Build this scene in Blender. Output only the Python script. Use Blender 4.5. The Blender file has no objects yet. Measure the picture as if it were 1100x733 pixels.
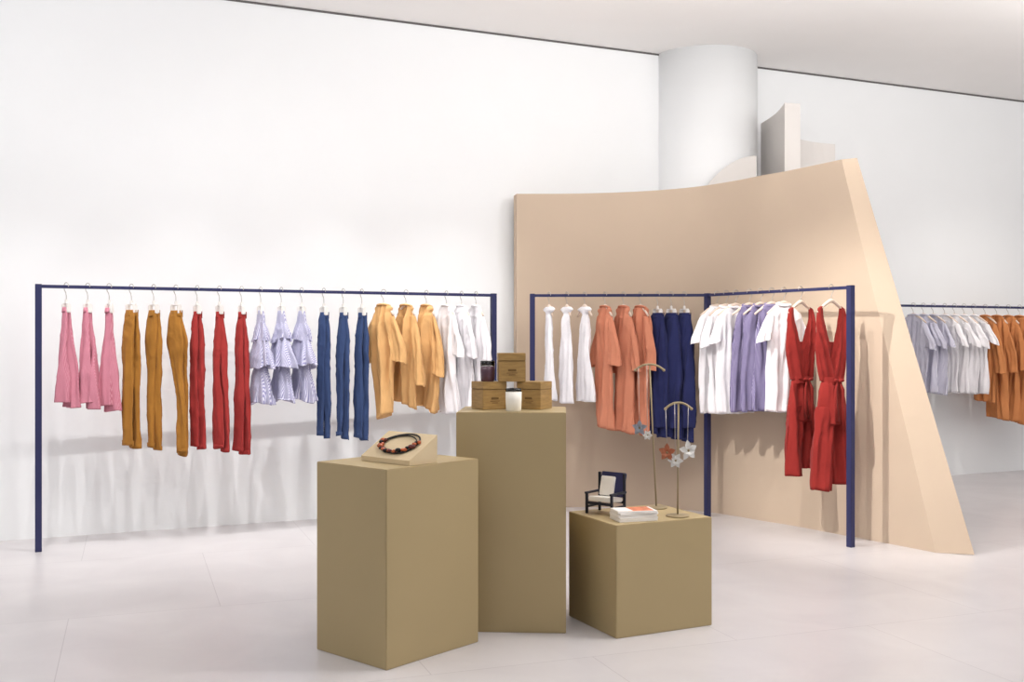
import bpy, bmesh, math, random
from mathutils import Vector, Matrix, noise
random.seed(7)
S=bpy.context.scene
CAMH=1.42
# ------------------------------------------------------------ materials
def lin(c):
    return tuple(((x/255)/12.92 if x/255<=0.04045 else ((x/255+0.055)/1.055)**2.4) for x in c)+(1,)
def mat(name,rgb,rough=0.6,metal=0,bump=0,bscale=40,var=0.0,vscale=3,spec=0.3,sheen=0,trans=0,stripe=None,stretch=(1,1,1),bdist=.01,crease=0):
    m=bpy.data.materials.new(name); m.use_nodes=True
    nt=m.node_tree; b=nt.nodes['Principled BSDF']
    b.inputs['Roughness'].default_value=rough; b.inputs['Metallic'].default_value=metal
    b.inputs['Specular IOR Level'].default_value=spec
    b.inputs['Sheen Weight'].default_value=sheen
    b.inputs['Transmission Weight'].default_value=trans
    tc=nt.nodes.new('ShaderNodeTexCoord'); mp=nt.nodes.new('ShaderNodeMapping')
    mp.inputs['Scale'].default_value=stretch
    nt.links.new(tc.outputs['Object'],mp.inputs['Vector'])
    n=nt.nodes.new('ShaderNodeTexNoise'); n.inputs['Scale'].default_value=vscale; n.inputs['Detail'].default_value=5
    nt.links.new(mp.outputs[0],n.inputs['Vector'])
    r=nt.nodes.new('ShaderNodeValToRGB')
    c=lin(rgb); r.color_ramp.elements[0].position=.3; r.color_ramp.elements[1].position=.7
    r.color_ramp.elements[0].color=tuple(x*(1-var) for x in c[:3])+(1,)
    r.color_ramp.elements[1].color=tuple(min(1,x*(1+var)) for x in c[:3])+(1,)
    nt.links.new(n.outputs['Fac'],r.inputs['Fac'])
    out=r.outputs['Color']
    if stripe:
        rgb2,sc=stripe
        w=nt.nodes.new('ShaderNodeTexWave'); w.inputs['Scale'].default_value=sc; w.bands_direction='X'
        w.inputs['Distortion'].default_value=0
        nt.links.new(tc.outputs['Object'],w.inputs['Vector'])
        rr=nt.nodes.new('ShaderNodeValToRGB'); rr.color_ramp.elements[0].position=.4; rr.color_ramp.elements[1].position=.6
        nt.links.new(w.outputs['Fac'],rr.inputs['Fac'])
        mx=nt.nodes.new('ShaderNodeMix'); mx.data_type='RGBA'
        nt.links.new(rr.outputs['Color'],mx.inputs['Factor']); nt.links.new(out,mx.inputs['A'])
        mx.inputs['B'].default_value=lin(rgb2); out=mx.outputs['Result']
    nt.links.new(out,b.inputs['Base Color'])
    if bump:
        n2=nt.nodes.new('ShaderNodeTexNoise'); n2.inputs['Scale'].default_value=bscale; n2.inputs['Detail'].default_value=3
        nt.links.new(mp.outputs[0],n2.inputs['Vector'])
        h=n2.outputs['Fac']
        if crease:
            n3=nt.nodes.new('ShaderNodeTexNoise'); n3.noise_type='RIDGED_MULTIFRACTAL'; n3.inputs['Scale'].default_value=crease; n3.inputs['Detail'].default_value=1; n3.inputs['Distortion'].default_value=.4
            nt.links.new(mp.outputs[0],n3.inputs['Vector'])
            ma=nt.nodes.new('ShaderNodeMath'); ma.operation='MULTIPLY_ADD'; ma.inputs[1].default_value=.5
            nt.links.new(n3.outputs['Fac'],ma.inputs[0]); nt.links.new(h,ma.inputs[2]); h=ma.outputs[0]
        bp=nt.nodes.new('ShaderNodeBump'); bp.inputs['Strength'].default_value=bump; bp.inputs['Distance'].default_value=bdist
        nt.links.new(h,bp.inputs['Height']); nt.links.new(bp.outputs[0],b.inputs['Normal'])
    return m
def cloth(name,rgb,stripe=None,bump=.5):
    return mat(name,rgb,rough=.95,bump=bump,bscale=16,var=.08,vscale=7,spec=.05,sheen=.05,stripe=stripe,stretch=(1,1,.6),bdist=.014,crease=7)
M={}
M['wall']=mat('wall_paint',(242,243,244),.85,bump=.03,bscale=120,var=.006)
M['ceil']=mat('ceiling_paint',(246,243,241),.9,var=.006)
M['gap']=mat('shadow_gap',(104,100,100),.8)
M['part']=mat('beige_plaster',(200,180,159),.8,bump=.02,bscale=150,var=.015)
M['part2']=mat('grey_beige_plaster',(220,215,211),.8,var=.01)
M['ped']=mat('khaki_lacquer',(170,151,113),.5,var=.015,bump=.01,bscale=200)
M['navy']=mat('navy_powder_coat',(46,48,86),.45,var=.03)
M['wire']=mat('hanger_steel',(190,185,180),.35,metal=.8)
M['hang']=mat('hanger_pale_wood',(226,206,190),.6,var=.05)
M['clip']=mat('hanger_white_plastic',(232,228,224),.5)
M['pink']=cloth('dusty_pink_cotton',(190,116,134),stripe=((202,138,152),90))
M['mustard']=cloth('mustard_twill',(160,110,50))
M['red']=cloth('red_cotton',(158,56,54))
M['lilac']=cloth('lilac_stripe_cotton',(146,144,182),stripe=((214,212,226),45))
M['lilacpale']=cloth('pale_lilac_stripe_cotton',(176,174,198),stripe=((226,224,234),45))
M['denim']=cloth('indigo_denim',(60,76,114))
M['ochre']=cloth('apricot_linen',(214,168,114))
M['white']=cloth('white_cotton',(240,237,240),bump=.4)
M['orange']=cloth('orange_linen',(208,136,108))
M['dorange']=cloth('burnt_orange_linen',(200,132,84))
M['navycloth']=cloth('navy_cotton',(46,50,90))
M['violet']=cloth('violet_stripe_cotton',(104,94,132),stripe=((156,148,178),55))
M['crimson']=cloth('rust_red_linen',(144,48,44))
M['wood']=mat('box_wood',(160,128,78),.5,var=.2,vscale=14,stretch=(1,1,6))
M['wooddark']=mat('box_print',(110,82,46),.6)
M['black']=mat('black_cord',(24,22,24),.5)
M['amber']=mat('amber_bead',(186,88,42),.25,var=.3,vscale=40,spec=.6)
M['darkred']=mat('oxblood_bead',(94,32,28),.25,spec=.6)
M['wedge']=mat('display_linen',(206,186,152),.8,bump=.1,bscale=300)
M['brass']=mat('aged_brass',(156,140,110),.45,metal=.3)
M['silver']=mat('silver_leaf',(222,220,216),.4,metal=.2)
M['copper']=mat('copper_leaf',(176,108,80),.4,metal=.2)
M['bluegrey']=mat('bluegrey_leaf',(150,156,168),.45)
M['cream']=mat('cream_panel',(240,236,230),.7)
M['chairdark']=mat('dark_frame',(36,38,50),.5)
M['paper']=mat('paper_white',(242,238,234),.7)
M['cover']=mat('cover_print',(214,130,96),.5,var=.25,vscale=25)
M['wax']=mat('candle_wax',(244,240,230),.35)
M['plum']=mat('plum_glass',(84,56,70),.1,spec=.6)
M['glass']=mat('clear_glass',(250,250,250),.02,trans=1.0,spec=.5)
def floor_mat():
    m=bpy.data.materials.new('pale_stone_tiles'); m.use_nodes=True; nt=m.node_tree; b=nt.nodes['Principled BSDF']
    tc=nt.nodes.new('ShaderNodeTexCoord'); mp=nt.nodes.new('ShaderNodeMapping')
    mp.inputs['Rotation'].default_value=(0,0,math.radians(-20)); mp.inputs['Location'].default_value=(.3,.2,0)
    nt.links.new(tc.outputs['Object'],mp.inputs['Vector'])
    br=nt.nodes.new('ShaderNodeTexBrick'); br.offset=.5
    br.inputs['Scale'].default_value=1; br.inputs['Brick Width'].default_value=1.5; br.inputs['Row Height'].default_value=1.5
    br.inputs['Mortar Size'].default_value=.0024; br.inputs['Mortar Smooth'].default_value=.2
    br.inputs['Color1'].default_value=lin((209,205,206)); br.inputs['Color2'].default_value=lin((206,202,203)); br.inputs['Mortar'].default_value=lin((186,181,183))
    nt.links.new(mp.outputs[0],br.inputs['Vector'])
    n=nt.nodes.new('ShaderNodeTexNoise'); n.inputs['Scale'].default_value=2.2; n.inputs['Detail'].default_value=8; n.inputs['Distortion'].default_value=.8
    nt.links.new(tc.outputs['Object'],n.inputs['Vector'])
    r=nt.nodes.new('ShaderNodeValToRGB'); r.color_ramp.elements[0].position=.3; r.color_ramp.elements[1].position=.7
    r.color_ramp.elements[0].color=(.90,.895,.90,1); r.color_ramp.elements[1].color=(1,1,1,1)
    nt.links.new(n.outputs['Fac'],r.inputs['Fac'])
    mx=nt.nodes.new('ShaderNodeMix'); mx.data_type='RGBA'; mx.blend_type='MULTIPLY'; mx.inputs['Factor'].default_value=1
    nt.links.new(br.outputs['Color'],mx.inputs['A']); nt.links.new(r.outputs['Color'],mx.inputs['B'])
    nt.links.new(mx.outputs['Result'],b.inputs['Base Color']); b.inputs['Roughness'].default_value=.32
    b.inputs['Specular IOR Level'].default_value=.45
    return m
M['floor']=floor_mat()
# ------------------------------------------------------------ mesh helpers
class MB:
    def __init__(s): s.bm=bmesh.new(); s.mats=[]
    def mi(s,k):
        if k not in s.mats: s.mats.append(k)
        return s.mats.index(k)
    def face(s,vs,k,smooth=False):
        try: f=s.bm.faces.new(vs)
        except ValueError: return
        f.material_index=s.mi(k); f.smooth=smooth
    def box(s,c,d,k,R=None,bev=0):
        R=R or Matrix.Identity(3)
        t=bmesh.new(); bmesh.ops.create_cube(t,size=1)
        for v in t.verts: v.co=Vector((v.co.x*d[0],v.co.y*d[1],v.co.z*d[2]))
        if bev: bmesh.ops.bevel(t,geom=t.edges[:],offset=bev,segments=2,affect='EDGES')
        mp={}
        for v in t.verts: mp[v]=s.bm.verts.new(R@v.co+Vector(c))
        for f in t.faces: s.face([mp[v] for v in f.verts],k)
        t.free()
    def prism(s,pts,z0,z1,k,bev=0):
        t=bmesh.new(); lo=[t.verts.new((p[0],p[1],z0)) for p in pts]; hi=[t.verts.new((p[0],p[1],z1)) for p in pts]
        n=len(pts); t.faces.new(lo[::-1]); t.faces.new(hi)
        for i in range(n): t.faces.new((lo[i],lo[(i+1)%n],hi[(i+1)%n],hi[i]))
        bmesh.ops.recalc_face_normals(t,faces=t.faces[:])
        if bev: bmesh.ops.bevel(t,geom=t.edges[:],offset=bev,segments=2,affect='EDGES')
        mp={}
        for v in t.verts: mp[v]=s.bm.verts.new(v.co)
        for f in t.faces: s.face([mp[v] for v in f.verts],k)
        t.free()
    def tube(s,pts,r,k,n=8,closed=False):
        pts=[Vector(p) for p in pts]; rings=[]; N=len(pts)
        up=Vector((0.13,0.31,0.94)).normalized()
        for i,p in enumerate(pts):
            if closed: t=pts[(i+1)%N]-pts[i-1]
            else: t=pts[min(i+1,N-1)]-pts[max(i-1,0)]
            t.normalize(); u=t.cross(up)
            if u.length<.15: u=t.cross(Vector((1,0,0)))
            u.normalize(); w=t.cross(u); rr=r[i] if isinstance(r,(list,tuple)) else r
            rings.append([s.bm.verts.new(p+(u*math.cos(a)+w*math.sin(a))*rr) for a in [2*math.pi*j/n for j in range(n)]])
        for i in range(N if closed else N-1):
            A,B=rings[i],rings[(i+1)%N]
            for j in range(n): s.face((A[j],A[(j+1)%n],B[(j+1)%n],B[j]),k,True)
        if not closed: s.face(rings[0][::-1],k); s.face(rings[-1],k)
    def ribbon(s,pts,w,k,th=.004):
        L=[];
        for i,p in enumerate(pts):
            ww=w[i] if isinstance(w,(list,tuple)) else w
            p=Vector(p); L.append([s.bm.verts.new(p+Vector(q)) for q in ((-ww,-th,0),(ww,-th*.2,0),(ww,th,0),(-ww,th*.2,0))])
        for A,B in zip(L,L[1:]):
            for j in range(4): s.face((A[j],A[(j+1)%4],B[(j+1)%4],B[j]),k,True)
        s.face(L[0][::-1],k); s.face(L[-1],k)
    def lathe(s,prof,c,k,n=24):
        rings=[]
        for r,z in prof: rings.append([s.bm.verts.new((c[0]+r*math.cos(2*math.pi*j/n),c[1]+r*math.sin(2*math.pi*j/n),c[2]+z)) for j in range(n)])
        for A,B in zip(rings,rings[1:]):
            for j in range(n): s.face((A[j],A[(j+1)%n],B[(j+1)%n],B[j]),k,True)
        s.face(rings[0][::-1],k); s.face(rings[-1],k)
    def ball(s,c,r,k,sc=(1,1,1),seg=12):
        rings=[]
        for i in range(1,8):
            a=math.pi*i/8
            rings.append([s.bm.verts.new((c[0]+r*sc[0]*math.sin(a)*math.cos(2*math.pi*j/seg),c[1]+r*sc[1]*math.sin(a)*math.sin(2*math.pi*j/seg),c[2]-r*sc[2]*math.cos(a))) for j in range(seg)])
        for A,B in zip(rings,rings[1:]):
            for j in range(seg): s.face((A[j],A[(j+1)%seg],B[(j+1)%seg],B[j]),k,True)
        s.face(rings[0][::-1],k,True); s.face(rings[-1],k,True)
    def loft(s,secs,k,n=60,drape=.014,ruf=0,kf=9,ph=0,per=11,wr=.006,seed=0,hemvar=.006):
        secs=[tuple(q)+((0,) if len(q)==5 else ()) for q in secs]
        fine=[]; m=len(secs)
        for i in range(m-1):
            p0=secs[max(i-1,0)];p1=secs[i];p2=secs[i+1];p3=secs[min(i+2,m-1)]
            for j in range(per+(1 if i==m-2 else 0)):
                t=j/per
                q=[.5*((2*b)+(-a+c)*t+(2*a-5*b+4*c-d)*t*t+(-a+3*b-3*c+d)*t**3) for a,b,c,d in zip(p0,p1,p2,p3)]
                q[3]=max(q[3],.004); q[4]=max(q[4],.003)
                fine.append(q)
        N=len(fine); rings=[]
        def ridge(v):
            q=noise.noise(v); return math.copysign(abs(q)**.75,q)
        for i,(x,y,z,a,b,tl) in enumerate(fine):
            T=i/(N-1); ring=[]
            g=min(1,.15+T*1.3)
            for j in range(n):
                th=2*math.pi*j/n; cx,cy=math.cos(th),math.sin(th)
                side=1 if cy>=0 else -1
                lx=a*cx
                shared=noise.noise(Vector((lx*12+z*1.5+seed*7.1,seed*3.3,z*.9)))
                own=ridge(Vector((lx*30+z*2.5*math.sin(seed)+seed*4.7,side*9.1+seed,z*1.5)))
                big=noise.noise(Vector((seed*5.1+2.2*cx,seed,z*3.1)))
                rf=ruf*(.15+T)*(math.sin(kf*th+ph)+.5*math.sin((kf+4)*th+ph*2.3))
                px=lx*(1+.17*g*noise.noise(Vector((side*2.0+math.copysign(4,cx),seed*6.3,z*3.5)))+rf*.5)
                edge=abs(cy)**.5
                py=b*cy*(1+rf)+drape*g*(1.6*shared+1.35*own*edge)+.006*big*g
                P=Vector((x+px*math.cos(tl),y+py,z+px*math.sin(tl)))
                if i>=N-2: P.z+=hemvar*noise.noise(Vector((lx*9,seed*3,side)))*2
                nv=noise.noise_vector(Vector((P.x*10+seed,P.y*10+side,P.z*8)))
                cr=1-abs(noise.noise(Vector((P.x*10+P.z*6+seed*2,side*3.7,P.z*9-P.x*6))))*3.0
                P+=Vector((nv.x*.5,nv.y*.8,nv.z*.3))*wr*min(1,.3+T*3)
                P.y+=side*max(0,cr)**2*wr*.6*min(1,T*4)*edge
                ring.append(s.bm.verts.new(P))
            rings.append(ring)
        for A,B in zip(rings,rings[1:]):
            for j in range(n): s.face((A[j],A[(j+1)%n],B[(j+1)%n],B[j]),k,True)
        for R,fl in ((rings[0],1),(rings[-1],0)):
            c=s.bm.verts.new(sum((v.co for v in R),Vector())/n + Vector((0,0,.012 if not fl else 0)))
            for j in range(n):
                s.face((R[(j+1)%n],R[j],c) if fl else (R[j],R[(j+1)%n],c),k,bool(fl))
    def obj(s,name,loc=(0,0,0),yaw=0,parent=None,recalc=True):
        if recalc: bmesh.ops.recalc_face_normals(s.bm,faces=s.bm.faces[:])
        me=bpy.data.meshes.new(name); s.bm.to_mesh(me); s.bm.free()
        for k in s.mats: me.materials.append(M[k])
        o=bpy.data.objects.new(name,me); S.collection.objects.link(o)
        if parent: o.parent=parent
        else: o.location=loc; o.rotation_euler=(0,0,yaw)
        return o
# ------------------------------------------------------------ room shell
wy=lambda x:9.03+.44*x
SL=.44; nl=math.sqrt(1+SL*SL); wn=Vector((-SL/nl,1/nl,0))
CE=4.06
b=MB(); b.box((1,5,-.05),(26,26,.1),'floor'); b.obj('floor')
b=MB(); b.box((1,5,CE+.05),(26,26,.1),'ceil'); b.obj('ceiling')
b=MB()
w0=Vector((-9,wy(-9))); w1=Vector((11,wy(11))); nn=Vector((wn.x,wn.y))*.15
b.prism([w0,w1,w1+nn,w0+nn],0,CE,'wall'); b.obj('wall_back')
b=MB(); off=-Vector((wn.x,wn.y))*.006
b.prism([w0,w1,w1+off,w0+off],CE-.016,CE-.001,'gap'); b.obj('gap_shade_strip_1')  # dark strip painting in the shade of the wall-ceiling gap
b=MB(); b.lathe([(.485,0),(.485,CE)],(1.80,9.80,0),'wall',128); b.obj('round_column')
# ------------------------------------------------------------ curved partition
ctrl=[Vector(p) for p in [(.04,8.85),(.45,8.93),(.85,8.95),(1.22,8.89),(1.55,8.74),(1.80,8.50),(1.98,8.26),(2.155,8.05),(2.49,7.55),(2.665,7.29),(2.84,7.02)]]
fine=[]
for i in range(len(ctrl)-1):
    p0=ctrl[max(i-1,0)];p1=ctrl[i];p2=ctrl[i+1];p3=ctrl[min(i+2,len(ctrl)-1)]
    for j in range(8):
        t=j/8; fine.append(.5*((2*p1)+(-p0+p2)*t+(2*p0-5*p1+4*p2-p3)*t*t+(-p0+3*p1-3*p2+p3)*t**3))
fine.append(ctrl[-1])
cum=[0]
for a,c in zip(fine,fine[1:]): cum.append(cum[-1]+(c-a).length)
def at(s):
    for i in range(len(cum)-1):
        if s<=cum[i+1]+1e-9:
            t=(s-cum[i])/(cum[i+1]-cum[i]); p=fine[i].lerp(fine[i+1],t); d=(fine[i+1]-fine[i]).normalized(); return p,d
    return fine[-1],(fine[-1]-fine[-2]).normalized()
Lb=cum[-1]; Lt=Lb-math.sqrt((2.84-2.42)**2+(7.02-7.67)**2)
b=MB(); NC=70; NR=14; F=[];B=[]
for r in range(NR+1):
    f=r/NR; L=Lb+(Lt-Lb)*f; fr=[];bk=[]
    for q in range(NC+1):
        s_=L*q/NC; p,d=at(s_); H=2.665+.085*(q/NC)
        n2=Vector((-d.y,d.x))
        if n2.y<0: n2=-n2
        fr.append(b.bm.verts.new((p.x,p.y,f*H)))
        if q==NC:
            e=Vector((.222,-.09))*(1-.55*f); bk.append(b.bm.verts.new((p.x+e.x,p.y+e.y,f*H+.004)))
        else: bk.append(b.bm.verts.new((p.x+n2.x*.12,p.y+n2.y*.12,f*H)))
    F.append(fr);B.append(bk)
for r in range(NR):
    for q in range(NC):
        b.face((F[r][q],F[r][q+1],F[r+1][q+1],F[r+1][q]),'part',True)
        b.face((B[r][q],B[r+1][q],B[r+1][q+1],B[r][q+1]),'part',False)
    for Q in (0,NC):
        vs=[b.bm.verts.new(v.co) for v in (F[r][Q],B[r][Q],B[r+1][Q],F[r+1][Q])]
        b.face(vs,'part')
for q in range(NC):
    b.face([b.bm.verts.new(v.co) for v in (F[NR][q],F[NR][q+1],B[NR][q+1],B[NR][q])],'part')
b.obj('curved_partition')
b=MB()
arc=[(2.344+.03*math.sin(math.pi*t_/10),9.0+.86*t_/10) for t_ in range(11)]
b.prism([(2.49,9.04),(2.51,9.9)]+arc[::-1],0,3.47,'part2')
cv=[(2.50+.47*t_/8,9.30+.32*t_/8+.05*math.sin(math.pi*t_/8)) for t_ in range(9)]
b.prism(cv+[(x,y+.04) for x,y in cv[::-1]],0,3.23,'part2')
prof=[(1.66+.49*math.sin(a),2.70+.35*(1-(1-math.sin(a))**2)**.9) for a in [math.pi/2*i/20 for i in range(1,21)]]
prof=[(1.66,0),(1.66,2.70)]+prof+[(2.15,0)]
fv=[b.bm.verts.new((x,9.20,z)) for x,z in prof]; bv=[b.bm.verts.new((x,9.24,z)) for x,z in prof]
b.face(fv,'part2'); b.face(bv[::-1],'part2')
for i in range(len(fv)): b.face((fv[i],bv[i],bv[(i+1)%len(fv)],fv[(i+1)%len(fv)]),'part2')
b.obj('tall_fin_partition')
# ------------------------------------------------------------ pedestals
def ped(F_,L_,R_,h):
    F_,L_,R_=Vector(F_),Vector(L_),Vector(R_)
    b=MB(); b.prism([F_,R_,L_+R_-F_,L_],0,h,'ped',bev=.003); return b.obj('display_pedestal')
ped((-.541,4.506),(-.8995,4.819),(-.158,4.938),.865)
ped((.262,5.079),(-.2726,5.11),(.285,5.545),1.072)
ped((.496,4.984),(.293,5.406),(.9993,5.229),.54)
# ------------------------------------------------------------ racks
def rack(pts,H=1.8,name='clothing_rack'):
    b=MB(); pw=.042
    for i,p in enumerate(pts):
        q=pts[min(i+1,len(pts)-1)] if i<len(pts)-1 else pts[i-1]
        ang=math.atan2(q[1]-p[1],q[0]-p[0]); R=Matrix.Rotation(ang,3,'Z')
        b.box((p[0],p[1],(H+.004)/2),(pw,pw,H+.004),'navy',R,bev=.002)
    for p,q in zip(pts,pts[1:]):
        ang=math.atan2(q[1]-p[1],q[0]-p[0]); L=math.hypot(q[0]-p[0],q[1]-p[1])
        b.box(((p[0]+q[0])/2,(p[1]+q[1])/2,H-.011),(L,.024,.022),'navy',Matrix.Rotation(ang,3,'Z'))
    return b.obj(name)
R1=[(-3.191,7.053),(-.150,8.465)]
R2=[(.166,8.50),(1.574,8.43),(2.333,7.212)]
R3=[(3.5,10.17),(6.9,10.17+.44*3.4)]
rack(R1); rack(R2); rack(R3,1.78)
# ------------------------------------------------------------ hangers
def hook(b,H,zb):
    pts=[]
    for i in range(10):
        a=math.pi*(1.1-1.1*i/9)
        pts.append((.024*math.cos(a),0,H-.004+.022*math.sin(a)))
    pts+= [(.022,0,H-.03),(.006,0,H-.05),(0,0,H-.07),(0,0,zb)]
    b.tube(pts,.0028,'wire',6)
def hanger_clip(o,H,w=.08):
    b=MB(); z=H-.125; hook(b,H,z)
    b.tube([(-w,0,z),(w,0,z)],.006,'clip',8)
    for s_ in (-1,1): b.box((s_*w*.8,0,z-.032),(.022,.03,.06),'clip',bev=.004)
    b.box((0,0,z+.015),(.02,.016,.03),'clip',bev=.004)
    b.obj('hanger',parent=o)
def hanger_arm(o,H,w=.19,k='hang'):
    b=MB(); zt=H-.09; hook(b,H,zt)
    pts=[]
    for i in range(17):
        u=-1+i/8; pts.append((u*w,0,zt-.005-.085*abs(u)**1.35))
    b.tube(pts,[.007+.008*(1-abs(-1+i/8))for i in range(17)],k,8)
    b.obj('hanger',parent=o)
# ------------------------------------------------------------ garments (local x = width, y = thickness)
def trousers(key,top,bot,a0=.09,a1=.07,hip=1.12,bow=.015,seed=0,b0=.02,split=.012,spread=0):
    b=MB(); L=top-bot; d=random.uniform(-.018,.018)
    for s_ in (-1,1):
        y=s_*b0*.9; dx=s_*split; dl=.012*s_; sp=s_*spread
        b.loft([(dx*.2,y*.4,top,a0*.9,b0*.6),(dx*.3,y*.6,top-.05,a0,b0*.8),(dx*.6+bow*.3+sp*.2,y,top-L*.22,a0*hip,b0*1.15),(dx+bow*.6+sp*.4,y,top-L*.42,(a0+a1)/2,b0*1.0),
                (dx+bow+d*.3+sp*.8,y*1.05,top-L*.7,a1*1.02,b0*.9),(dx+bow*1.1+d+sp,y*1.1,bot+dl,a1,b0*.9)],key,drape=.009,wr=.009,seed=seed*3+s_,n=44)
    b.loft([(0,0,top+.012,a0*.93,b0*1.15),(0,0,top-.035,a0*.97,b0*1.35)],key,drape=0,wr=.001,per=4)
    for u in (-.6,-.1,.45):
        b.box((a0*u,-b0*1.35,top-.012),(.008,.005,.05),key)
    for s_ in (-1,1):
        sp=s_*spread; b.loft([(s_*split+bow*1.1+d+sp,s_*b0*.99,bot+.012*s_+.028,a1*1.03,b0*.98),(s_*split+bow*1.1+d+sp,s_*b0*.99,bot+.012*s_-.003,a1*1.04,b0)],key,drape=.004,wr=.003,per=3,seed=seed*3+s_,n=40)
    return b
def flared(key,top,bot,a0,a1,seed=0,lean=0):
    b=MB(); L=top-bot
    for s_ in (-1,1):
        b.loft([(0,s_*.008,top,a0,.014),(lean*.1,s_*.012,top-L*.2,a0*1.15,.02),(s_*.006+lean*.3,s_*.016,top-L*.45,(a0*.62+a1*.38),.024),(s_*.012+lean*.7,s_*.02,top-L*.75,a0*.25+a1*.75,.03),(s_*.016+lean,s_*.024,bot+.02*s_,a1,.036)],key,drape=.018,ruf=.08,kf=5,ph=seed+s_*2,wr=.006,seed=seed+s_)
    b.loft([(0,0,top+.015,a0*1.02,.024),(0,0,top-.02,a0*1.06,.03)],key,drape=0,wr=.002,per=3)
    return b
def tiered(key,top,bot,seed=0):
    b=MB(); L=top-bot
    b.loft([(0,0,top,.04,.016),(0,0,top-L*.15,.06,.022),(0,0,top-L*.45,.08,.03),(0,0,bot+.05,.10,.04)],key,drape=.01,wr=.006,seed=seed)
    for i,(za,zb,a,bb) in enumerate([(.12,.33,.11,.045),(.27,.62,.165,.062),(.58,1.0,.16,.062)]):
        b.loft([(0,0,top-L*za,a*.48,bb*.45),(0,0,top-L*(za*.5+zb*.5),a*.82,bb*.75),(.008*(-1)**i,0,top-L*zb,a*1.05,bb)],key,drape=.012,ruf=.18,kf=8+i,ph=seed+i*1.3,wr=.008,seed=seed+i,n=96,hemvar=.02)
    return b
def shirt(key,H,bot,sw=.19,bw=.19,hw=.21,sleeve=.17,sl_out=.07,sa=.07,b0=.026,b1=.04,drape=.016,seed=0,collar=True,dip=0):
    b=MB(); zt=H-.115; L=zt-bot; dx=random.uniform(-.01,.01)
    b.loft([(0,0,zt+.012,.055,.016),(0,0,zt-.012,.09,.02),(0,0,zt-.045,sw*.78,b0*.85),(0,0,zt-.085,sw,b0),(0,0,zt-.19,bw,b0*1.2),(0,0,zt-L*.55,(bw+hw)/2,(b0+b1)/2),(dx,0,bot,hw,b1,-dip)],
           key,drape=drape,wr=.009,seed=seed*5,n=88)
    if sleeve:
        for s_ in (-1,1):
            dl=random.uniform(-.02,.02)
            x0=s_*(sw-.035); z0=zt-.10
            x1=s_*(sw+sl_out*.6); x2=s_*(sw+sl_out)
            ang=math.atan2(sleeve,sl_out+.04)
            tl=-s_*(math.pi/2-ang)*.9
            b.loft([(x0,0,z0+.03,sa*.55,b0*.7,tl*.5),(x0+(x1-x0)*.35,0,z0-sleeve*.18,sa*.9,b0*.95,tl),(x1,0.004*s_,z0-sleeve*.6,sa,b0*1.0,tl),(x2,.006*s_,z0-sleeve-dl,sa*.98,b0*1.15,tl)],
                   key,drape=drape*.8,wr=.009,seed=seed+9*s_,n=48)
    if collar:
        pts=[(.062*math.cos(a),.024*math.sin(a),zt+.006+.012*math.sin(a)) for a in [2*math.pi*i/20 for i in range(20)]]
        b.tube(pts,.008,key,6,closed=True)
    return b
def place(b,name,rackpts,s_,yaw):
    p,q=Vector(rackpts[0]),Vector(rackpts[1]); d=(q-p).normalized(); w=p+d*s_
    return b.obj(name,(w.x,w.y,0),math.radians(yaw))
jit=lambda a:random.uniform(-a,a)
# rack 1
for i,s_ in enumerate([.173,.308,.446]):
    o=place(flared('pink',1.635,[.985,.975,.955][i],.026,.074,seed=i*2.1,lean=[-.01,-.02,.01][i]),'pink_flared_trousers',R1,s_,150+jit(4)); hanger_clip(o,1.8,.03)
for i,s_ in enumerate([.579,.727,.877]):
    o=place(trousers('mustard',1.625,[.685,.665,.625][i],[.056,.050,.058][i],[.062,.040,.046][i],hip=[1.1,1.2,1.5][i],bow=[.014,-.005,-.07][i],spread=[0,0,-.04][i],seed=i*1.7),'mustard_trousers',R1,s_+.012,146+jit(3)); hanger_clip(o,1.8,.05)
for i,s_ in enumerate([1.025,1.18,1.338]):
    o=place(trousers('red',1.62,[.66,.635,.61][i],.026,[.046,.054,.060][i],hip=1.5,bow=-.01,seed=i*2.7+1),'red_trousers',R1,s_+.01,140+jit(3)); hanger_clip(o,1.8,.03)
for i,s_ in enumerate([1.486,1.637,1.789]):
    o=place(tiered('lilac',1.645,[.965,.975,.985][i],seed=i*3.1),'lilac_tiered_ruffle_top',R1,s_,130+jit(4)); hanger_clip(o,1.8,.035)
for i,s_ in enumerate([1.952,2.102,2.248]):
    o=place(trousers('denim',1.625,[.70,.69,.675][i],.040,[.034,.042,.055][i],hip=1.15,bow=.0,seed=i*1.1+4),'blue_jeans',R1,s_+.005,130+jit(3)); hanger_clip(o,1.8,.04)
for i,s_ in enumerate([2.426,2.608,2.777]):
    o=place(shirt('ochre',1.8,[.84,.94,.90][i],sw=.10,bw=.105,hw=[.10,.12,.15][i],sleeve=[.34,.52,.44][i],sl_out=.05,sa=.06,b0=.03,b1=.05,drape=.036,seed=i*2.3+2,dip=[.3,-.4,-.3][i]),'apricot_linen_blouse',R1,s_,[146,138,132][i]); hanger_arm(o,1.8,.10)
for i,s_ in enumerate([2.945,3.075,3.2]):
    o=place(shirt('white',1.8,[.85,.84,.86][i],sw=.13,bw=.14,hw=.155,sleeve=.30,sl_out=.04,sa=.052,b0=.025,b1=.04,drape=.022,seed=i*1.3+6),'white_blouse',R1,s_,122+jit(4)); hanger_arm(o,1.8,.12)
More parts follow.
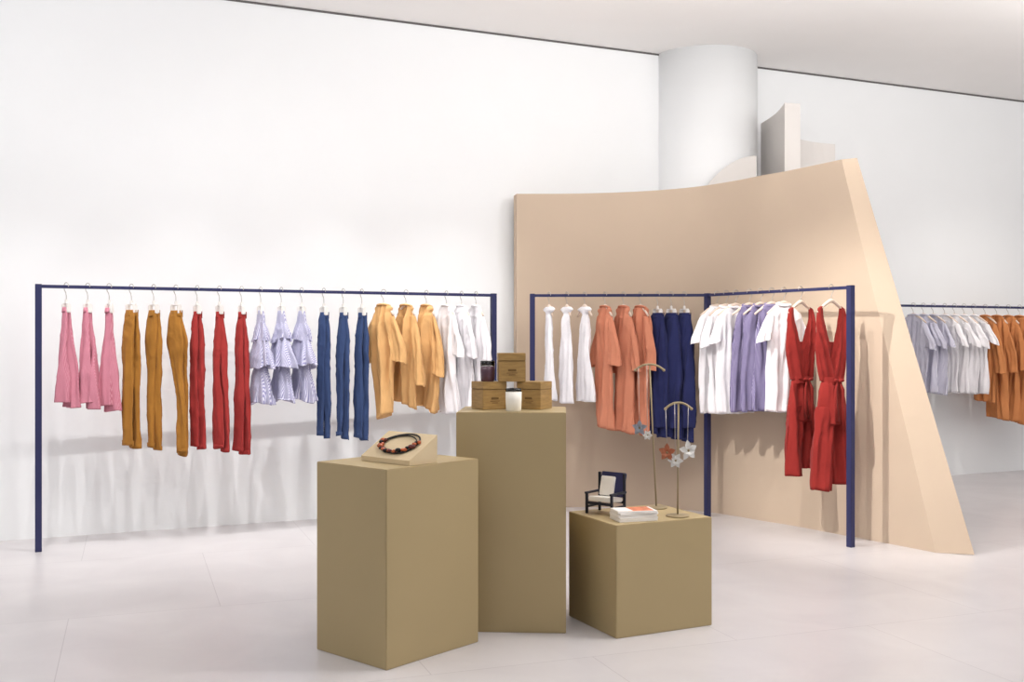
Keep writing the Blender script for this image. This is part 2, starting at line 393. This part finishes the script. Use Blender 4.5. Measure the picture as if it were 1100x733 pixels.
# rack 2, first bay
A2=R2[0:2]; B2=R2[1:3]
for i,s_ in enumerate([.136,.28,.423]):
    o=place(shirt('white',1.8,[.94,.92,.93][i],sw=.042,bw=.052,hw=[.10,.12,.12][i],sleeve=0,b0=.018,b1=.03,drape=.018,seed=i*1.9+3,collar=False),'white_camisole',A2,s_,118+jit(4)); hanger_arm(o,1.8,[.05,.05,.10][i])
for i,s_ in enumerate([.588,.738,.873]):
    o=place(shirt('orange',1.8,[.72,.69,.68][i],sw=.10,bw=.115,hw=.105,sleeve=[.36,.42,.38][i],sl_out=.035,sa=.054,b0=.028,b1=.036,drape=.022,seed=i*2.9+5,dip=-.2),'orange_linen_tunic',A2,s_,120+jit(3)); hanger_arm(o,1.8,.10)
for i,s_ in enumerate([1.01,1.12,1.225]):
    b=trousers('navycloth',1.635,[.66,.64,.625][i],.06,.062,bow=.0,seed=i*2.2+8,b0=.026,split=.03)
    b.loft([(0,0,1.62,.06,.03),(0,0,1.40,.10,.044),(0,0,1.1,.12,.050),(0,0,.90,.115,.048),(0,0,.72,.085,.04)],'navycloth',drape=.026,wr=.009,seed=i)
    o=place(b,'navy_balloon_trousers',A2,s_,120+jit(3)); hanger_clip(o,1.8,.05)
# rack 2, second bay
for i,s_ in enumerate([.11,.215,.32]):
    o=place(shirt('white',1.8,[.85,.85,.86][i],sw=.165,bw=.16,hw=.168,sleeve=.19,sl_out=.025,sa=.062,drape=.015,seed=i*3.3+1),'white_t_shirt',B2,s_,24+jit(3)); hanger_arm(o,1.8,.16)
for i,s_ in enumerate([.47,.585,.70]):
    o=place(shirt('violet',1.8,[.88,.89,.90][i],sw=.125,bw=.15,hw=.170,sleeve=0,b1=.042,drape=.018,seed=i*2.3+1),'violet_striped_sleeveless_top',B2,s_,25+jit(2)); hanger_arm(o,1.8,.155)
def jumpsuit(bot,seed):
    b=MB(); H=1.8; zt=H-.115; k='crimson'
    zw=1.14
    for s_ in (-1,1):
        b.loft([(s_*.112,0,zt-.028,.028,.012,-s_*.45),(s_*.112,-.004*s_,zt-.10,.036,.018,-s_*.25),(s_*.098,-.006*s_,zt-.20,.052,.024),(s_*.068,-.008*s_,zt-.34,.072,.030),(s_*.025,-.004*s_,zw,.078,.034)],k,drape=.014,wr=.008,seed=seed+s_)
    b.loft([(0,.012,zt-.27,.09,.010),(0,.01,zt-.40,.10,.018),(0,.01,zw,.095,.03)],k,drape=.01,wr=.006,seed=seed+7)
    b.loft([(0,0,zw+.026,.098,.044),(0,0,zw-.0,.092,.046),(0,0,zw-.028,.097,.045)],k,drape=.002,wr=.003,per=4)
    b.loft([(0,0,zw-.01,.098,.040),(0,0,zw-.12,.126,.050),(0,0,zw-.30,.14,.055)],k,drape=.026,wr=.010,seed=seed+3)
    for s_ in (-1,1):
        b.loft([(s_*.058,0,zw-.18,.074,.046),(s_*.072,0,.80,.074,.048),(s_*.086,.005,bot+.02*s_,.074,.052)],k,drape=.030,wr=.011,seed=seed+4*s_)
    b.ribbon([(0.02,-.050,zw+.01),(.04,-.072,zw-.06),(.028,-.08,zw-.2),(.045,-.085,zw-.36)],[.010,.015,.018,.022],k)
    b.ribbon([(0.01,-.050,zw+.01),(-.03,-.07,zw-.06),(-.04,-.078,zw-.16),(-.03,-.083,zw-.28)],[.010,.015,.018,.022],k)
    for s_ in (-1,1): b.ball((.015+s_*.028,-.058,zw+.004),.016,k,(1.6,.6,.8))
    b.ball((.015,-.060,zw),.012,k)
    return b
o=place(shirt('white',1.8,.90,sw=.155,bw=.15,hw=.16,sleeve=.18,sl_out=.03,sa=.064,drape=.015,seed=11),'white_t_shirt',B2,.82,24); hanger_arm(o,1.8,.15)
for i,s_ in enumerate([.985,1.265]):
    o=place(jumpsuit([.47,.40][i],i*2.2+1),'red_wrap_jumpsuit',B2,s_,[36,32][i]); hanger_arm(o,1.8,.14)
# rack 3
for i,x in enumerate([3.98,4.10,4.22]):
    o=place(shirt('lilacpale',1.78,[.95,.92,.90][i],sw=.15,bw=.15,hw=.17,sleeve=.2,sl_out=.05,sa=.07,drape=.02,seed=i*1.7,dip=-.1),'lilac_striped_blouse',R3,(x-3.5)/.915,118+jit(4)); hanger_arm(o,1.78,.15)
for i,x in enumerate([4.36,4.48,4.60,4.72]):
    o=place(shirt('white',1.78,.91-.01*i,sw=.17,bw=.16,hw=.17,sleeve=.18,sl_out=.05,sa=.075,drape=.016,seed=i*2.7),'white_t_shirt',R3,(x-3.5)/.915,118+jit(4)); hanger_arm(o,1.78,.16)
for i,x in enumerate([4.87,5.02,5.17,5.32,5.47]):
    o=place(shirt('dorange',1.78,[.80,.62,.60,.56,.60][i],sw=.13,bw=.14,hw=.13,sleeve=.46,sl_out=.05,sa=.06,drape=.022,seed=i*2.1,dip=-.15),'burnt_orange_shirt_dress',R3,(x-3.5)/.915,118+jit(4)); hanger_arm(o,1.78,.13)
for i,x in enumerate([5.65,5.8,5.95]):
    o=place(shirt('white',1.78,.9,sw=.17,bw=.16,hw=.17,sleeve=.18,sl_out=.05,sa=.075,drape=.016,seed=i*2.7+.4),'white_t_shirt',R3,(x-3.5)/.915,118+jit(4)); hanger_arm(o,1.78,.16)
# ------------------------------------------------------------ necklace display
e_w=Vector((.246,-.22)).normalized(); e_d=Vector((.22,.246)).normalized()
o0=Vector((-.70,4.86)); W=.33; Dp=.17; z0=.866
b=MB()
def wp(u,v,z):
    p=o0+e_w*u+e_d*v; return (p.x,p.y,z)
def slope(v): return z0+.022+.104*v/Dp
vs=[b.bm.verts.new(wp(*q)) for q in [(0,0,z0),(W,0,z0),(W,Dp,z0),(0,Dp,z0),(0,0,slope(0)),(W,0,slope(0)),(W,Dp,slope(Dp)),(0,Dp,slope(Dp))]]
for f in ((0,3,2,1),(4,5,6,7),(0,1,5,4),(1,2,6,5),(2,3,7,6),(3,0,4,7)): b.face([vs[i] for i in f],'wedge')
b.obj('sloped_display_block')
b=MB()
def np_(u,v,h=.006): return wp(u,v,slope(v)+h)
b.tube([np_(.165+.115*math.cos(a),.088+.062*math.sin(a)+.006*math.sin(2*a),.007) for a in [2*math.pi*i/40 for i in range(40)]],.004,'black',7,closed=True)
b.tube([np_(.165+.10*math.cos(a),.09+.05*math.sin(a),.007) for a in [2*math.pi*i/36 for i in range(36)]],.003,'black',6,closed=True)
for i in range(15):
    a=math.pi*(.98+i/14*1.06)
    u=.165+.112*math.cos(a); v=.085+.060*math.sin(a)
    k=['amber','black','darkred','amber','black'][i%5]
    p=np_(u,max(.014,v),.015+.003*(i%2)); b.ball(p,.011+.004*(i%3==0),k,(1.0,.8,.7),10)
    if i%2==0: b.ball((p[0]+.012,p[1]-.006,p[2]+.001),.009,['darkred','amber'][i//2%2],seg=8)
b.obj('beaded_necklace')
# ------------------------------------------------------------ boxes & candles on tall pedestal
zt=1.073
def wbox(x,y,z,s_,yaw,hh):
    b=MB()
    b.box((0,0,hh*.36),(s_,s_,hh*.72),'wood',bev=.002); b.box((0,0,hh*.865),(s_*1.004,s_*1.004,hh*.27),'wood',bev=.002)
    b.box((0,0,hh*.725),(s_*.985,s_*.985,hh*.02),'wooddark')
    b.box((0,-s_/2-.0006,hh*.40),(s_*.30,.001,.010),'wooddark'); b.box((0,-s_/2-.0006,hh*.30),(s_*.4,.001,.003),'wooddark'); b.box((0,-s_/2-.0006,hh*.24),(s_*.24,.001,.003),'wooddark')
    return b.obj('wooden_gift_box',(x,y,z),math.radians(yaw))
wbox(-.118,5.36,zt,.135,28,.14)
wbox(.115,5.37,zt,.135,-28,.14)
wbox(-.004,5.385,zt+.1405,.138,4,.145)
def cup(kfill,r,h,fill):
    b=MB(); n=32
    b.lathe([(r*.86,0),(r*.94,.004),(r,h*.5),(r,h*fill),(.001,h*fill)],(0,0,0),kfill,n)
    b.lathe([(r,h*fill),(r,h),(r-.0025,h),(r-.0025,h*fill+.001)],(0,0,0),'glass',n)
    b.tube([(0,0,h*fill-.002),(.001,0,h*fill+.012)],.0015,'black',6)
    return b
cup('wax',.040,.112,.86).obj('white_candle',(.008,5.19,zt))
cup('plum',.037,.105,.74).obj('plum_candle',(-.125,5.355,zt+.1405))
# ------------------------------------------------------------ low pedestal items
zp=.541
b=MB()
w=.15
for sx in (-1,1):
    for sy,h in ((-1,.105),(1,.20)):
        b.box((sx*w/2,sy*.06,h/2),(.012,.012,h),'chairdark',bev=.001)
    b.box((sx*w/2,0,.105),(.016,.14,.010),'chairdark',bev=.001)
    b.box((sx*w/2,0,.035),(.01,.12,.010),'chairdark')
b.box((0,-.06,.055),(w,.01,.014),'chairdark'); b.box((0,.06,.055),(w,.01,.014),'chairdark')
b.box((0,-.002,.072),(w-.018,.125,.024),'cream',Matrix.Rotation(math.radians(-6),3,'X'),bev=.005)
Rb=Matrix.Rotation(math.radians(-14),3,'X')
b.box((0,.068,.140),(w-.004,.018,.125),'navy',Rb,bev=.004)
b.box((-.022,.052,.132),(w-.065,.014,.10),'cream',Rb,bev=.004)
b.obj('miniature_armchair',(.478,5.345,zp),math.radians(-38))
b=MB()
z=0
for i in range(5):
    hh=.0095; R=Matrix.Rotation(math.radians(jit(4)),3,'Z')
    b.box((jit(.003),jit(.003),z+hh/2),(.20,.13,hh),'paper',R)
    if i==4: b.box((0.02,0,z+hh+.0002),(.13,.115,.0012),'cover',R)
    z+=hh+.0006
b.box((-.06,0,z+.0008),(.07,.11,.0012),'paper')
b.obj('stack_of_magazines',(.60,5.16,zp),math.radians(14))
def petal_flower(b,c,r,k,yaw=0,n=6,rot=0):
    """cupped flower head: ring of broad pointed petals in two layers round a bead"""
    R=Matrix.Rotation(yaw,3,'Z')
    for layer,(rr,lift) in enumerate(((1.0,.05),(.62,.22))):
        for i in range(n):
            a=rot+layer*math.pi/n+2*math.pi*i/n; d=Vector((math.cos(a),0,math.sin(a))); s_=Vector((-math.sin(a),0,math.cos(a)))
            def pt(l,w_,dep): return R@(d*r*rr*l+s_*r*rr*w_+Vector((0,-dep*r,0)))+Vector(c)
            rows=[(0,.06,0),(.3,.26,lift),(.6,.32,lift*1.6),(.85,.18,lift*1.5),(1.05,.02,lift)]
            L=[[b.bm.verts.new(pt(l,-w_,dp)),b.bm.verts.new(pt(l,0,dp-.07)),b.bm.verts.new(pt(l,w_,dp))] for l,w_,dp in rows]
            for A,Bq in zip(L,L[1:]):
                for j in range(2): b.face((A[j],A[j+1],Bq[j+1],Bq[j]),k,True)
    b.ball((c[0],c[1]-r*.1,c[2]),r*.15,'brass',seg=8)
def jstand(h,x,y,drops,lean=0,arm=.075,yaw=0):
    b=MB(); b.lathe([(.058,0),(.058,.005),(.052,.008),(.006,.010)],(0,0,0),'brass',32)
    b.tube([(0,0,.008),(lean*.5,0,h*.5),(lean,0,h)],.0045,'brass',8)
    pts=[(lean+arm*u,0,h+.004-.03*abs(u)**2.2) for u in [-1+i/8 for i in range(17)]]
    b.tube(pts,.006,'brass',8)
    b.ball((lean-arm,0,h-.027),.008,'brass'); b.ball((lean+arm,0,h-.027),.008,'brass')
    for j,(u,dz,r,k) in enumerate(drops):
        zt_=h+.004-.03*abs(u)**2.2
        b.tube([(lean+arm*u,-.006,zt_),(lean+arm*u*.9,-.009,zt_-dz)],.0015,'wire',5)
        petal_flower(b,(lean+arm*u*.9,-.012-.008*j,zt_-dz-r*.4),r,k,yaw=u*.5,n=5+j%2,rot=j*.7+.3)
    return b.obj('jewellery_stand',(x,y,zp),math.radians(yaw))
jstand(.752,.76,5.515,[(-.8,.30,.040,'bluegrey'),(-.2,.36,.026,'silver')],lean=-.035)
jstand(.565,.831,5.252,[(-1.0,.20,.044,'copper'),(-.3,.27,.038,'silver'),(.75,.20,.050,'silver')],lean=.004,arm=.065)
# ------------------------------------------------------------ lights
def area(x,y,z,sx,sy,pw,rot,col=(1,1,1),name='overhead_fill'):
    l=bpy.data.lights.new(name,'AREA'); l.shape='RECTANGLE'; l.size=sx; l.size_y=sy; l.energy=pw; l.color=col
    o=bpy.data.objects.new(name,l); o.location=(x,y,z); o.rotation_euler=[math.radians(a) for a in rot]; S.collection.objects.link(o)
def spot(p,t,pw,ang=60,col=(1,.97,.93),r=.02,bl=1.0):
    l=bpy.data.lights.new('track_spotlight','SPOT'); l.energy=pw; l.spot_size=math.radians(ang); l.spot_blend=bl; l.color=col; l.shadow_soft_size=r
    o=bpy.data.objects.new('track_spotlight',l); o.location=p; d=Vector(t)-Vector(p); o.rotation_euler=d.to_track_quat('-Z','Y').to_euler(); S.collection.objects.link(o)
area(-3.0,3.0,4.0,2.5,2.0,30,(15,0,0),(.96,.98,1))  # unseen overhead fills, added and tilted to even out the wall
area(1.0,3.0,4.0,2.5,2.0,34,(15,0,0),(1,.99,.975))
area(4.6,5.2,4.0,2.0,2.0,50,(25,0,0),(1,.975,.93))
area(-3.0,4.0,3.1,3,1.2,60,(155,0,0),(.97,.985,1),'bounce_fill')  # unseen upward fills, added to brighten the ceiling in place of bounce
area(2.2,5.2,3.1,4,1.2,150,(158,0,0),(1,.99,.98),'bounce_fill')
area(6.0,7.0,3.3,3,1.2,62,(155,0,0),(1,.98,.95),'bounce_fill')
spot((-4.0,4.6,4.0),(-2.8,7.4,.9),70,90,(1,.99,.98))
spot((-1.6,5.2,4.0),(-1.5,8.0,.9),70,90,(1,.99,.98))
for x in (-3.3,-2.3,-1.3,-.4):
    yr=7.053+(x+3.191)*.4643
    spot((x+.35,yr-.95,4.0),(x,yr+.15,.2),170,56,(1,.99,.975),r=.012)
spot((0.9,5.0,3.95),(1.0,8.3,1.0),50,60,(1,.96,.92))
spot((-0.6,5.8,3.6),(2.6,7.7,.7),560,42,(1,.965,.925),r=.01)
spot((0.9,5.6,3.98),(2.7,7.7,.5),170,40,(1,.965,.925),r=.01)
spot((3.6,4.6,3.95),(-.2,5.0,.5),220,60,(1,.97,.94))
spot((5.2,8.9,3.95),(5.2,10.6,.4),130,85,(1,.95,.89),r=.012)
w=bpy.data.worlds.new('world'); S.world=w; w.use_nodes=True
w.node_tree.nodes['Background'].inputs[0].default_value=(.98,.99,1,1); w.node_tree.nodes['Background'].inputs[1].default_value=.70
# ------------------------------------------------------------ camera
c=bpy.data.cameras.new('camera'); c.lens=36.8; c.sensor_width=36; c.clip_end=100
co=bpy.data.objects.new('camera',c); co.location=(0,0,CAMH); co.rotation_euler=(math.radians(90),0,0); S.collection.objects.link(co); S.camera=co
S.view_settings.view_transform='Standard'; S.view_settings.look='None'; S.view_settings.exposure=0.02
